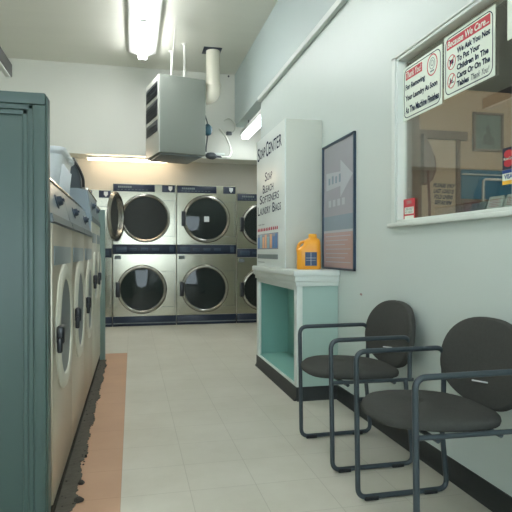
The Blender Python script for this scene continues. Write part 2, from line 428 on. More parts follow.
# unseen lamp, added to brighten the office
t = thing('office_fill_light', 'unseen strip light added to brighten the office behind the window', 'light', (3.0, 2.0, OZ))
b = MB(); b.box(2.4, 3.6, 1.95, 2.1, OZ - .05, OZ - .001, .01); obj('housing', b, M['fixture'], t)
b = MB(); b.cyl((2.44, 2.025, OZ - .075), (3.56, 2.025, OZ - .075), .019, n=12); obj('tube', b, M['fill_tube'], t)

# window signs --------------------------------------------------------------
SX = XR + .034
def signboard(t, Fs, w, h, th=.003):
    b = MB(); rect(b, Fs, 0, w, 0, h, th); obj('board', b, M['sign'], t)
    b = MB(); outline(b, Fs, rrect_pts(.012, w - .012, .012, h - .012, .035), .0045, .0006, th); obj('border', b, M['ink'], t)
t = thing('window_sign', 'smaller white Thank You sign about removing laundry in window', 'sign', (SX, 2.585, 1.83), group=None)
F = frameX(SX, 2.824, 1.822); signboard(t, F, .395, .30)
b = MB(); rect(b, F, .03, .205, .225, .275, .0006, .003); 
obj('heading_band', b, M['red'], t)
b = MB(); text(b, F, 'Thank You!', .038, .197, .233, .268, .0045, bold=.01, shear=.2); obj('heading', b, M['sign'], t)
b = MB(); text(b, F, 'For Removing', .03, .235, .160, .200, .0042, bold=.03)
text(b, F, 'Your Laundry As Soon', .03, .355, .098, .138, .0042, bold=.03)
text(b, F, 'As The Machine Finishes', .03, .37, .035, .074, .0042, bold=.03)
obj('lettering', b, M['ink'], t)
b = MB(); cp = [(.305 + .05 * math.cos(a), .225 + .056 * math.sin(a)) for a in [2 * PI * k / 28 for k in range(28)]]
outline(b, F, cp, .006, .0008, .003); obj('emblem_ring', b, M['red'], t)
b = MB(); outline(b, F, [(.305 + .026 * math.cos(a), .232 + .03 * math.sin(a)) for a in [2 * PI * k / 16 for k in range(16)]], .003, .0008, .003)
outline(b, F, [(.305 + .013 * math.cos(a), .234 + .016 * math.sin(a)) for a in [2 * PI * k / 16 for k in range(16)]], .003, .0008, .003)
rect(b, F, .287, .323, .190, .197, .0008, .003); obj('emblem', b, M['barg'], t)

t = thing('window_sign', 'larger white Because We Care sign about children in window', 'sign', (SX, 2.19, 1.84))
F = frameX(SX, 2.41, 1.835); signboard(t, F, .385, .303)
b = MB(); rect(b, F, .025, .355, .232, .280, .0006, .003); obj('heading_band', b, M['red'], t)
b = MB(); text(b, F, 'Because We Care...', .032, .348, .240, .272, .0045, bold=.02, shear=.15); obj('heading', b, M['sign'], t)
b = MB(); text(b, F, 'We Ask You Not', .11, .355, .190, .218, .0042, bold=.035)
text(b, F, 'To Put Your', .11, .285, .150, .178, .0042, bold=.035)
text(b, F, 'Children In The', .11, .345, .110, .138, .0042, bold=.035)
text(b, F, 'Carts Or On The', .11, .355, .070, .098, .0042, bold=.035)
text(b, F, 'Tables', .11, .205, .030, .058, .0042, bold=.035)
text(b, F, 'Thank You!', .22, .35, .028, .056, .0042, shear=.4)
obj('lettering', b, M['ink'], t)
for cy in (.165, .075):
    b = MB(); outline(b, F, [(.065 + .034 * math.cos(a), cy + .036 * math.sin(a)) for a in [2 * PI * k / 24 for k in range(24)]], .004, .0008, .003)
    patch(b, F, [(.041, cy - .024), (.045, cy - .028), (.089, cy + .024), (.085, cy + .028)], .0008, .003); r_ = obj('prohibition_ring', b, M['red'], t)
    b = MB()
    if cy > .1: 
        rect(b, F, .05, .08, cy - .008, cy + .012, .0007, .003); rect(b, F, .044, .05, cy + .012, cy + .016, .0007, .003); rect(b, F, .054, .058, cy - .018, cy - .008, .0007, .003); rect(b, F, .072, .076, cy - .018, cy - .008, .0007, .003)
    else:
        rect(b, F, .045, .085, cy - .012, cy - .008, .0007, .003); rect(b, F, .052, .058, cy - .008, cy + .014, .0007, .003); rect(b, F, .058, .074, cy - .004, cy + .002, .0007, .003)
    obj('pictogram', b, M['ink'], r_)
t = thing('window_sign', 'blank edge of a white sign hanging at the right frame edge', 'sign', (XR - .004, 1.72, 1.93))
F = frameX(XR - .0045, 1.897, 1.93); b = MB(); rect(b, F, 0, .34, 0, .25, .003); obj('board', b, M['sign'], t)
b = MB(); outline(b, F, rrect_pts(.03, .31, .03, .22, .03), .004, .0006, .003); obj('border', b, M['ink'], t)
# card sticker (two payment marks)
t = thing('card_sticker', 'small sticker with two bank card marks beside window mullion', 'sticker', (SX, 1.93, 1.42))
F = frameX(SX, 1.976, 1.360)
b = MB(); rect(b, F, 0, .072, .062, .152, .0012); obj('red_card', b, M['navy'], t)
b = MB()
for cy in (.125, .088): patch(b, F, [(.036 + .026 * math.cos(a), cy + .017 * math.sin(a)) for a in [2 * PI * k / 20 for k in range(20)]], .0005, .0012)
obj('red_discs', b, M['red'], t)
b = MB(); text(b, F, 'MasterCard', .008, .064, .100, .112, .0021, bold=.01); obj('card_lettering', b, M['sign'], t)
b = MB(); rect(b, F, 0, .072, 0, .060, .0012); obj('pale_card', b, M['sign'], t)
b = MB(); rect(b, F, 0, .072, .046, .060, .0005, .0012); text(b, F, 'VISA', .012, .062, .022, .042, .0018, bold=.035); obj('blue_lettering', b, M['blue_card'], t)
b = MB(); rect(b, F, 0, .072, 0, .016, .0005, .0012); obj('yellow_stripe', b, M['yellow'], t)
# red sticker bottom-left of window
t = thing('window_sticker', 'small red and white sticker in lower corner of window', 'sticker', (SX, 2.70, 1.27))
F = frameX(SX, 2.82, 1.264); b = MB(); rect(b, F, 0, .125, 0, .115, .0012); obj('backing', b, M['red'], t)
b = MB(); rect(b, F, .012, .113, .03, .068, .0005, .0012); rect(b, F, .012, .113, 0.002, .02, .0005, .0012); obj('white_box', b, M['sign'], t)
b = MB(); text(b, F, 'OPEN', .035, .09, .085, .104, .0018, bold=.035); obj('heading', b, M['poster_rose'], t)
b = MB(); text(b, F, 'CASH ONLY', .02, .105, .050, .064, .002); text(b, F, 'NO CHECKS', .02, .105, .034, .046, .002); obj('lettering', b, M['ink'], t)
# cards on the inner sill
def tent(x, y, w, h, m, label, rz=0):
    t = thing('notice_card', label, 'card', (x, y, WZ0 + .018), rz)
    b = MB(); b.prism([(0, -w / 2, .0005), (.003, -w / 2, .0005), (.022, -w / 2, h), (.019, -w / 2, h)], (0, w, 0))
    b.prism([(.044, -w / 2, .0005), (.041, -w / 2, .0005), (.019, -w / 2, h), (.022, -w / 2, h)], (0, w, 0)); obj('card', b, m, t, local=True, smooth=False)
    b = MB(); sl = Vector((.019, 0, h)).normalized(); Fr = (Vector((-.0006, w / 2, 0)), Vector((0, -1, 0)), sl)
    for k in range(5): rect(b, Fr, w * .12, w * (.88 - .1 * (k % 2)), h * (.78 - .13 * k), h * (.82 - .13 * k), .0003)
    obj('print_lines', b, M['pink'] if m == M['sign'] else M['ink'], t, local=True)
tent(XR + .046, 2.055, .095, .060, M['sign'], 'white notice card with red print standing on window sill')
tent(XR + .046, 1.95, .075, .060, M['sign'], 'white notice card partly hidden by mullion on window sill')
tent(XR + .046, 2.145, .05, .045, M['pic_teal'], 'small grey green folded card on window sill')
tent(XR + .046, 2.205, .045, .042, M['navy_dk'], 'small dark folded card on sill beside grey green card')

# ------------------------------------------------------------------ poster on the right wall
t = thing('framed_poster', 'tall framed poster with pale arrow on mint wall beside cabinet', 'poster', (XR, 3.73, 1.42))
F = frameX(XR - .001, 4.04, .95); pw, ph = .625, .95
b = MB()
for q in ((0, pw, 0, .014), (0, pw, ph - .014, ph), (0, .012, 0, ph), (pw - .012, pw, 0, ph)): rect(b, F, *q, .018)
obj('frame', b, M['poster_frame'], t)
b = MB(); rect(b, F, .01, pw - .01, .40, ph - .01, .006); pz = obj('upper_print', b, M['poster_pink'], t)
b = MB(); rect(b, F, .01, pw - .01, .285, .40, .006); obj('middle_band', b, M['poster_grey'], t)
b = MB(); rect(b, F, .01, pw - .01, .01, .285, .006); pr = obj('lower_print', b, M['poster_rose'], t)
b = MB(); rect(b, F, .02, pw - .02, .275, .292, .0005, .006)
patch(b, F, [(.07, .60), (.07, .735), (.36, .715), (.36, .80), (.585, .67), (.36, .53), (.36, .61)], .0005, .006); obj('arrow', b, M['poster_lite'], t)
for k, a in enumerate((.12, .19, .26, .33)):
    b = MB(); rect(b, F, a, a + .035, .64, .69 + .01 * (k % 2), .0005, .0067); obj('arrow_mark', b, M['poster_grey'], t)
for k in range(4):
    b = MB(); rect(b, F, .12 + k * .09, .17 + k * .09, .47, .52, .0005, .006); obj('poster_mark', b, M['poster_lite'], t)
b = MB()
for k in range(7): rect(b, F, .06, pw - .08 - .05 * (k % 3), .245 - k * .032, .251 - k * .032, .0005, .006)
obj('print_lines', b, M['poster_lite'], t)

# ------------------------------------------------------------------ soap counter (lower cabinet) and vending cabinet
LX, LY0, LY1 = 1.16, 3.74, 5.02
t = thing('soap_counter', 'open teal base cabinet with white edges under the soap cabinet', 'cabinet', (1.32, 4.3, 0))
b = MB()
b.box(LX + .002, XR - .002, LY0, LY0 + .02, .1, .84)
obj('side_panel', b, M['mint_panel'], t)
b = MB()
b.box(LX + .002, XR - .002, LY1 - .02, LY1, .1, .84)
obj('side_panel', b, M['mint_panel'], t)
b = MB()
b.box(LX, LX + .045, LY0 - .003, LY0 + .035, .098, .84, .003)
b.box(LX - .001, LX + .022, LY0 + .03, LY0 + .062, .098, .84, .003)
b.box(LX, LX + .03, LY1 - .065, LY1 + .002, .098, .84, .003); b.box(LX, LX + .02, LY0, LY1, .80, .84, .002); b.box(LX, LX + .02, LY0, LY1, .098, .112, .002)
obj('face_frame', b, M['post_white'], t)
b = MB(); b.box(XR - .02, XR - .004, LY0 + .02, LY1 - .02, .12, .83); b.box(LX + .02, XR - .02, LY1 - .03, LY1 - .02, .12, .83); b.box(LX + .02, XR - .02, LY0 + .02, LY0 + .03, .12, .83)
b.box(LX + .02, XR - .004, LY0 + .02, LY1 - .02, .1, .12); b.box(LX + .02, XR - .02, LY0 + .02, LY1 - .02, .82, .832)
obj('interior', b, M['teal_in'], t)
b = MB(); b.box(LX + .004, XR - .002, LY0 + .004, LY1 - .004, .001, .1); cove(b, (LX + .003, LY0), (LX + .003, LY1), -1, 0); cove(b, (LX, LY0 + .003), (XR - .01, LY0 + .003), 0, -1)
obj('kick_base', b, M['cove'], t)
b = MB(); b.box(LX - .035, XR - .001, LY0 - .045, LY1 + .05, .905, .95, .008)
b.box(LX - .024, XR - .001, LY0 - .034, LY1 + .035, .865, .907, .008); b.box(LX - .012, XR - .001, LY0 - .02, LY1 + .02, .832, .867, .006)
obj('countertop', b, M['post_white'], t)

VX, VY0, VY1, VZ1 = 1.170, 4.085, 5.06, 2.13
t = thing('soap_cabinet', 'tall white soap centre dispenser cabinet standing on the counter', 'cabinet', (1.33, 4.5, .951))
b = MB(); b.box(VX + .012, XR - .002, VY0, VY1, .952, VZ1, .004); obj('body', b, M['beige_pan'], t)
b = MB(); b.box(VX, VX + .012, VY0 + .002, VY1, .952, VZ1, .003); obj('front_panel', b, M['gloss_white'], t)
F = frameX(VX - .0002, VY1 - .01, .952)
def zz(z): return z - .952 - (.028 if 1.4 < z < 1.85 else 0)
b = MB()
# small-capital lettering: big initials, smaller rest
text(b, F, 'S', .03, .115, zz(1.93), zz(2.055), .001, bold=.01); text(b, F, 'OAP', .125, .325, zz(1.94), zz(2.03), .001, bold=.01)
text(b, F, 'C', .355, .44, zz(1.925), zz(2.06), .001, bold=.01); text(b, F, 'ENTER', .455, .875, zz(1.935), zz(2.035), .001, bold=.01)
obj('title_lettering', b, M['ink'], t)
b = MB()
def smallcap(w, a0, a1, z0, z1):
    words = w.split(); n = sum(len(x) for x in words) + len(words) - 1; k = (a1 - a0) / n; a = a0
    for x in words:
        text(b, F, x[0], a, a + k * 1.15, zz(z0), zz(z1), .001, bold=.005)
        text(b, F, x[1:], a + k * 1.25, a + k * (len(x)) - .006, zz(z0), zz(z0 + (z1 - z0) * .78), .001, bold=.005)
        a += k * (len(x) + 1)
smallcap('SOAP', .32, .58, 1.74, 1.82); smallcap('BLEACH', .24, .62, 1.64, 1.715); smallcap('SOFTENERS', .12, .80, 1.55, 1.63); smallcap('LAUNDRY BAGS', .04, .86, 1.45, 1.53)
obj('list_lettering', b, M['ink'], t)
b = MB(); text(b, F, 'insert coins', .07, .30, zz(1.325), zz(1.34), .001)
obj('small_lettering', b, M['ink'], t)
for k in range(12):
    b = MB(); patch(b, F, [(.04 + k * .062, zz(1.27)), (.072 + k * .062, zz(1.27)), (.072 + k * .062, zz(1.29)), (.056 + k * .062, zz(1.30)), (.04 + k * .062, zz(1.285))], .002); obj('button', b, M['pink'], t)
b = MB(); rect(b, F, .03, .77, zz(1.105), zz(1.245), .001); dp = obj('product_display', b, M['poster_lite'], t)
cyc = ('prod1', 'prod3', 'prod2', 'prod2', 'prod3', 'prod2', 'prod1', 'prod1')
for k, mm in enumerate(cyc):
    b = MB(); a = .045 + k * .09; rect(b, F, a, a + .07, zz(1.115), zz(1.215 + .02 * (k % 2)), .001, .001); rect(b, F, a + .015, a + .055, zz(1.13), zz(1.16), .0005, .002); obj('product_picture', b, M[mm], dp)
b = MB(); rect(b, F, .04, .76, zz(1.02), zz(1.06), .004); obj('dispensing_slot', b, M['barg'], t)
b = MB(); rect(b, F, .05, .3, zz(.985), zz(.99), .001); obj('small_print', b, M['barg'], t)

# ------------------------------------------------------------------ orange bottle
t = thing('detergent_bottle', 'orange plastic detergent jug with dark label on white counter', 'bottle', (1.292, 3.86, .951), math.radians(-14)); t.scale = (1.12, 1.0, .95)
def rr(w, d, z, r, cx=0): return [(cx + x, y, z) for x, y in rrect_pts(-w / 2, w / 2, -d / 2, d / 2, r, 5)]
b = MB()
b.loft([rr(.150, .085, 0, .03), rr(.160, .095, .008, .035), rr(.160, .095, .13, .035), rr(.156, .092, .155, .035), rr(.116, .085, .19, .035, .02), rr(.110, .08, .215, .035, .022), rr(.095, .065, .235, .03, .024), rr(.06, .052, .246, .024, .026), rr(.055, .05, .252, .024, .026)])
obj('body', b, M['orange_pl'], t, local=True)
b = MB(); b.tube(fillet([(.0, 0, .225), (-.060, 0, .212), (-.074, 0, .16), (-.066, 0, .10)], .03), .0115, n=10); obj('handle', b, M['orange_pl'], t, local=True)
b = MB(); b.lathe([(.0275, 0), (.029, .004), (.0275, .022), (.022, .027)], (.026, 0, .252), (0, 0, 1), n=24, cap0=True, cap1=True); obj('cap', b, M['cap'], t, local=True)
b = MB(); b.loft([rr(.078, .002, .028, .0009, .012), rr(.078, .002, .135, .0009, .012)]); 
for v in b.bm.verts: v.co.y -= .0487
lab = obj('label', b, M['label_blue'], t, local=True)
b = MB(); b.box(-.022, .046, -.0505, -.0497, .088, .091); b.box(-.022, .046, -.0505, -.0497, .070, .072); b.box(.010, .013, -.0505, -.0497, .03, .133); obj('label_print', b, M['poster_lite'], lab, local=True)

# ------------------------------------------------------------------ chairs (face -X in their own frame: front is -x)
def cushion(outline_fn, prof, n=56):
    rings = []
    for s, h in prof: rings.append([outline_fn(2 * PI * k / n, s, h) for k in range(n)])
    return rings
def make_chair(label, loc, group, rz=0):
    t = thing('waiting_room_armchair', label, 'chair', loc, rz)
    def seat_o(a, s, h):
        c, q = math.cos(a), math.sin(a); e = 2 / 2.7
        x = math.copysign(abs(c) ** e, c) * .25; y = math.copysign(abs(q) ** e, q) * (.235 if c > 0 else .235 - .01 * abs(c))
        if c < 0: x *= 1.0
        hh = .430 + .85 * h - .012 * max(0, (-x - .13) / .11) ** 2 - .012 * (x + .0) / .25
        if h > .03: hh += .006 * (1 - (x * x + y * y) / .08)
        return (x * s - .022, y * s, hh)
    b = MB(); b.loft(cushion(seat_o, [(.80, .006), (.93, .008), (.985, .016), (1.0, .030), (.99, .042), (.95, .054), (.86, .062), (.6, .066), (.3, .068), (.08, .068)])); obj('seat', b, M['fabric'], t, local=True)
    tilt = math.radians(9)
    def back_o(a, s, h):
        c, q = math.cos(a), math.sin(a)
        e = 2 / 2.5
        y = math.copysign(abs(c) ** e, c) * .266
        if q > 0: z = abs(q) ** (2 / 2.05) * .185
        else: z = -abs(q) ** (2 / 2.9) * .178; y *= 1 - .14 * abs(q) ** 2
        y *= s; z *= s
        x = h + .035 * (-(y / .26) ** 2) * -1 * -1
        z0 = z
        return (.222 + x * math.cos(tilt) + z0 * math.sin(tilt), y, .632 + z0 * math.cos(tilt) - x * math.sin(tilt))
    b = MB(); b.loft(cushion(back_o, [(.08, -.006), (.5, -.008), (.85, -.004), (.95, .002), (.99, .012), (1.0, .024), (.98, .036), (.93, .042), (.5, .044), (.1, .044)])); bk = obj('backrest', b, M['fabric'], t, local=True)
    b = MB(); b.box(-.0155, -.009, -.055, .04, -.080, -.074, .001, mtx=Matrix.Rotation(math.radians(-7), 4, 'X'))
    R = Matrix.Translation((.222, 0, .632)) @ Matrix.Rotation(tilt, 4, 'Y')
    for v in b.bm.verts: v.co = R @ v.co
    obj('white_tag', b, M['print_white'], bk, local=True)['label'] = 'small white tag'
    r = .0115
    for s in (1, -1):
        y = s * .250
        path = fillet([(.180, y, .435), (.222, y, .0125), (-.210, y, .0125), (-.220, y, .648), (.205, y, .650), (.203, y, .440)], .045, 7)
        b = MB(); b.tube(path, r, n=12); fr = obj('side_frame', b, M['tube'], t, local=True)
        for x in (-.15, .135):
            b = MB(); b.box(x - .032, x + .032, y - .016, y + .016, .0005, .018, .003); obj('glide', b, M['foot'], fr, local=True)
        b = MB(); b.tube([(-.217, y, .440), (.222, y, .435)], .0095, n=10); obj('seat_rail', b, M['tube'], t, local=True)
    b = MB(); b.tube([(-.13, -.25, .424), (-.13, .25, .424)], .009, n=10); obj('cross_bar', b, M['tube'], t, local=True)
    b = MB(); b.tube([(.12, -.25, .424), (.12, .25, .424)], .009, n=10); obj('cross_bar', b, M['tube'], t, local=True)
    b = MB(); b.tube(fillet([(.212, -.24, .53), (.25, -.12, .55), (.25, .12, .55), (.212, .24, .53)], .06), .009, n=10); obj('back_bracket', b, M['tube'], t, local=True)
    return t
ch1 = make_chair('dark grey armchair nearest the camera, cut by the right edge', (1.165, 1.93, 0), None)
ch2 = copy_tree(ch1); ch2.location = (1.165, 2.735, 0); ch2['label'] = 'dark grey armchair between the nearer chair and soap counter'
for c in (ch1, ch2): c['group'] = 'waiting chairs along the right wall'

# ------------------------------------------------------------------ dryers
DY = 8.06
def make_dryer(name, label, x0, x1, top, open_upper=False, note=False, offs=(0, 0)):
    w = x1 - x0; cx = (x0 + x1) / 2
    t = thing(name, label, 'dryer', (cx, DY, 0), group='stacked dryers along the far wall')
    f = top / 2.075
    b = MB(); b.box(x0 + .003, x1 - .003, DY + .004, DY + .88, .13, top, .003)
    obj('body', b, M['cream'], t)
    zm0, zm1 = 1.05 * f, 1.19 * f
    kz = .145
    cz = (.535 * f, 1.575 * f); R = .34 * min(1, w / .9)
    dcx0 = cx - .02 * w; dxs = offs
    # face sheets with a round hole each
    for (z0, z1, c, dx) in ((kz, zm0, cz[0], dxs[0]), (zm1, top, cz[1], dxs[1])):
        dcx = dcx0 + dx
        b = MB(); n = 64
        circ = []; sq = []
        for k in range(n):
            a = 2 * PI * k / n + PI / n; c_, s_ = math.cos(a), math.sin(a)
            circ.append((dcx + R * .93 * c_, c + R * .93 * s_))
            hx0, hx1, hz0, hz1 = x0 + .006 - dcx, x1 - .006 - dcx, z0 + .003 - c, z1 - .003 - c
            tt = min(((hx1 if c_ > 0 else hx0) / c_) if abs(c_) > 1e-6 else 9, ((hz1 if s_ > 0 else hz0) / s_) if abs(s_) > 1e-6 else 9)
            sq.append((dcx + c_ * tt, c + s_ * tt))
        # snap nearest points to the corners
        for X in (x0 + .006, x1 - .006):
            for Z in (z0 + .003, z1 - .003):
                i = min(range(n), key=lambda q: (sq[q][0] - X) ** 2 + (sq[q][1] - Z) ** 2); sq[i] = (X, Z)
        A = b.ring([(x, DY - .006, z) for x, z in sq]); B = b.ring([(x, DY - .006, z) for x, z in circ]); b.bridge(A, B)
        A2 = b.ring([(x, DY + .003, z) for x, z in sq]); b.bridge(A2, A); B2 = b.ring([(x, DY + .003, z) for x, z in circ]); b.bridge(B, B2)
        obj('front_panel', b, M['steel'], t)
    for i, c in enumerate(cz):
        dcx = dcx0 + dxs[i]
        # drum seen through the door
        b = MB(); b.lathe([(R * .935, -.0055), (R * .91, .0), (R * .91, .004), (R * .89, .003)], (dcx, DY, c), (0, 1, 0), n=48); obj('door_gasket', b, M['rubber'], t)
        b = MB(); b.lathe([(R * .905, -.006), (R * .90, .002), (R * .55, .003), (R * .15, .0035), (.004, .0035)], (dcx, DY, c), (0, 1, 0), n=48)
        b.lathe([(R * .12, -.004), (R * .12, .0035)], (dcx, DY, c), (0, 1, 0), n=24, cap0=True)
        obj('drum', b, M['drum'], t)
        if open_upper and i == 1:
            hg = Vector((dcx - R * .97, DY - .03, c)); d = Vector((-.275, -.961, 0)).normalized(); nrm = Vector((-d.y, d.x, 0))
            cc = hg + d * R * .98
            b = MB(); b.lathe([(R * .80, .02), (R * .82, .035), (R * .92, .042), (R, .028), (R * 1.0, .0), (R * .93, -.012), (R * .80, .0), (R * .80, .02)], cc, nrm, n=48); dr = obj('door', b, M['rim'], t)
            b = MB(); b.lathe([(R * .81, 0), (R * .6, -.012), (.005, -.02)], cc, nrm, n=40); obj('glass', b, M['dglass'], dr)
            b = MB(); b.box(dcx - R * 1.03, dcx - R * .90, DY - .045, DY - .006, c - .07, c + .07, .006); obj('hinge', b, M['rim'], t)
            b = MB(); b.lathe([(R * .92, 0), (R * .97, -.014), (R * 1.03, -.010), (R * 1.05, .004)], (dcx, DY - .008, c), (0, 1, 0), n=56); obj('door_rim', b, M['rim'], t)
        else:
            b = MB(); b.lathe([(R * .90, -.012), (R * .915, -.030), (R * .95, -.040), (R * 1.01, -.034), (R * 1.05, -.016), (R * 1.055, .0)], (dcx, DY - .006, c), (0, 1, 0), n=64); dr = obj('door', b, M['rim'], t)
            b = MB(); b.lathe([(R * .91, -.020), (R * .5, -.034), (.004, -.038)], (dcx, DY - .006, c), (0, 1, 0), n=48); obj('glass', b, M['dglass'], dr)
            b = MB(); b.box(dcx - R * 1.10, dcx - R * .92, DY - .05, DY - .006, c - .11, c + .11, .008); obj('door_handle', b, M['handle'], dr)
            if note and i == 1:
                b = MB(); b.box(dcx + .0 - .04, dcx + .035, DY - .0475, DY - .046, c - .045, c + .035); obj('door_sticker', b, M['print_white'], dr)
        # access panel at the right of each door
        b = MB(); b.box(dcx + R * 1.09 - .10, x1 - .02, DY - .009, DY - .0062, c - R * .78, c + R * .78, .001)
        g = MB()
        px0, px1, pz0, pz1 = max(dcx + R * .62, x1 - .215), x1 - .018, c - R * .78, c + R * .78
        for q in ((px0, px1, pz0, pz0 + .008), (px0, px1, pz1 - .008, pz1), (px1 - .008, px1, pz0, pz1)): g.box(q[0], q[1], DY - .011, DY - .0055, q[2], q[3], .001)
        b.bm.free(); obj('panel_seam', g, M['rim'], t)
        g = MB(); g.box(px0 + .02, px1 - .009, DY - .0085, DY - .0055, pz0 + .009, pz1 - .009, .001)
        if px0 + .02 > dcx + R * 1.06: obj('access_panel', g, M['cream'], t)
        else: g.bm.free()
    # top control strip and coin box
    b = MB(); b.box(x0 + .012, x0 + w * .66, DY - .016, DY - .0055, top - .115, top - .012, .004); ts = obj('control_strip', b, M['navy'], t)
    F = frameY(x0 + .05, DY - .016, 0)
    b = MB()
    for k in range(7): rect(b, F, .03 + k * .028, .052 + k * .028, top - .065, top - .038, .001)
    for k in range(9): rect(b, F, .02 + k * .05, .05 + k * .05, top - .092, top - .086, .001)
    obj('strip_print', b, M['barg'], ts)
    b = MB(); b.box(x1 - w * .225, x1 - .02, DY - .018, DY - .0055, top - .115, top - .012, .004); cb = obj('coin_box', b, M['navy'], t)
    b = MB(); F = frameY(x1 - .085, DY - .018, top - .062)
    patch(b, F, [(-.028, .034), (-.028, -.01), (0, -.04), (.028, -.01), (.028, .034)], .006); obj('coin_slot', b, M['print_white'], cb)
    # middle control band
    b = MB(); b.box(x0 + .006, x1 - .006, DY - .020, DY + .003, zm0 + .002, zm1 - .002, .004); mb_ = obj('middle_band', b, M['navy_dk'], t)
    for q in [(x0 + .05, x0 + .20, .03)] + [(x0 + .24 + k * .16, x0 + .34 + k * .16, .05) for k in range(3)] + [(x1 - .10, x1 - .04, .03)]:
        b = MB(); b.box(q[0], q[1], DY - .025, DY - .019, zm0 + q[2], zm1 - q[2], .002); obj('control_plate', b, M['knob'], mb_)
    b = MB(); b.box(x0 + .03, x0 + .12, DY - .014, DY - .0055, zm0 - .075, zm0 - .02, .003); obj('lower_label', b, M['grey'], t)
    # black kick plate with a thin bright line
    b = MB(); b.box(x0 + .004, x1 - .004, DY - .004, DY + .03, .0015, kz - .002, .003); kp = obj('kick_plate', b, M['navy_dk'], t)
    b = MB(); b.box(x0 + .006, x1 - .006, DY - .009, DY - .0035, .035, .050, .002); obj('kick_line', b, M['grey'], kp)
    return t
make_dryer('stacked_dryer', 'large steel double dryer with its upper round door hanging open', -.275, .638, 2.075, open_upper=True, offs=(-.02, .03))
make_dryer('stacked_dryer', 'large steel double dryer with white square sticker on upper door', .642, 1.545, 2.075, note=True, offs=(-.012, .012))
make_dryer('stacked_dryer', 'lower steel double dryer partly hidden behind the soap cabinet', 1.549, 2.37, 1.975)
make_dryer('stacked_dryer', 'steel double dryer partly hidden behind the row of washers', -1.09, -.279, 1.975)

# ------------------------------------------------------------------ washers (own frame: front faces +x, origin at front foot, centre)
def make_washer(name, label, y, w, tall=False):
    t = thing(name, label, 'washer', (-.318, y, 0), group='front loading washers in a row')
    h = w / 2 - .004
    zb = 1.20 if not tall else 1.33
    zt = 1.40 if not tall else 1.575
    xt = -.055 if not tall else -.035
    b = MB()
    b.prism([(-.72, -h, .06), (0, -h, .06), (0, -h, zb), (xt, -h, zt), (-.10, -h, zt + .012), (-.72, -h, zt + .012)], (0, 2 * h, 0))
    obj('body', b, M['greyblue'], t, local=True, smooth=False)
    b = MB(); b.box(-.004, .008, -h, h, .065, zb - .004, .003); obj('front_panel', b, M['cream'] if tall else M['steel_wash'], t, local=True)
    b = MB(); b.box(-.70, .004, -h, h, .0015, .06, .003); obj('kick_plate', b, M['gunk'], t, local=True)
    # slanted control panel
    d = Vector((xt, 0, zt - zb)).normalized(); n = Vector((d.z, 0, -d.x))
    b = MB(); L_ = (zt - zb) / d.z
    o = Vector((.002, 0, zb))
    b.prism([o + Vector((0, -h + .004, 0)), o + n * .008 + Vector((0, -h + .004, 0)), o + n * .008 + d * L_ + Vector((0, -h + .004, 0)), o + d * L_ + Vector((0, -h + .004, 0))], (0, 2 * h - .008, 0))
    cp = obj('control_panel', b, M['greyblue'], t, local=True, smooth=False)
    b = MB(); b.prism([o + n * .008 + Vector((0, -h + .006, 0)), o + n * .014 + Vector((0, -h + .006, 0)), o + n * .014 + d * .035 + Vector((0, -h + .006, 0)), o + n * .008 + d * .035 + Vector((0, -h + .006, 0))], (0, 2 * h - .012, 0)); obj('lower_band', b, M['grey'], cp, local=True, smooth=False)
    b = MB(); b.tube([(xt + .006, -h, zt + .008), (xt + .006, h, zt + .008)], .010, n=10); obj('chrome_edge', b, M['chrome'], t, local=True)
    kp = o + n * .008 + d * L_ * .55 + Vector((0, -.01, 0))
    b = MB(); b.lathe([(.034, 0), (.034, .004), (.024, .007), (.021, .024), (.015, .028)], kp, n, n=24, cap0=True, cap1=True)
    b.box(-.006, .006, -.018, .018, -.006, .006, mtx=Matrix.Translation(kp + n * .030)); obj('selector_knob', b, M['knob'], t, local=True)
    # grey blue band across the upper front
    b = MB(); b.box(.008, .012, -h + .04, h - .10, zb - .175, zb - .095, .0015); sd = obj('front_band', b, M['greyblue'], t, local=True)
    # door
    R = min(.285, w * .40); cz = .74 if not tall else .86; cy = .0
    b = MB(); b.lathe([(R * .74, .004), (R * .77, .014), (R * .86, .018), (R * .96, .014), (R, .006), (R, .0)], (.008, cy, cz), (1, 0, 0), n=56); dr = obj('door', b, M['cream'], t, local=True)
    b = MB(); b.lathe([(R * .76, .008), (R * .5, .010), (R * .2, .010), (.004, .010)], (.008, cy, cz), (1, 0, 0), n=48); obj('window', b, M['grey'], dr, local=True)
    b = MB(); b.box(.014, .046, cy - R * 1.08, cy - R * .84, cz - .040, cz + .035, .010, 3); b.box(.018, .040, cy - R * 1.12, cy - R * 1.0, cz - .075, cz - .01, .008, 3); obj('door_handle', b, M['handle'], dr, local=True)
    b = MB(); b.box(.006, .022, cy + R * .92, cy + R * 1.06, cz - .05, cz + .05, .004); obj('hinge', b, M['chrome'], dr, local=True)
    return t
wl = ['low washer nearest the camera behind the teal panel', 'low washer in the middle of the three low ones', 'low washer farthest of the three, beside the taller washers']
for i in range(3): make_washer('front_load_washer', wl[i], 2.645 + .735 * i, .735)
make_washer('front_load_washer', 'taller cream washer beside the low washers', 4.755, .55, True)
make_washer('front_load_washer', 'taller cream washer at the far end against thin teal panel', 5.308, .55, True)

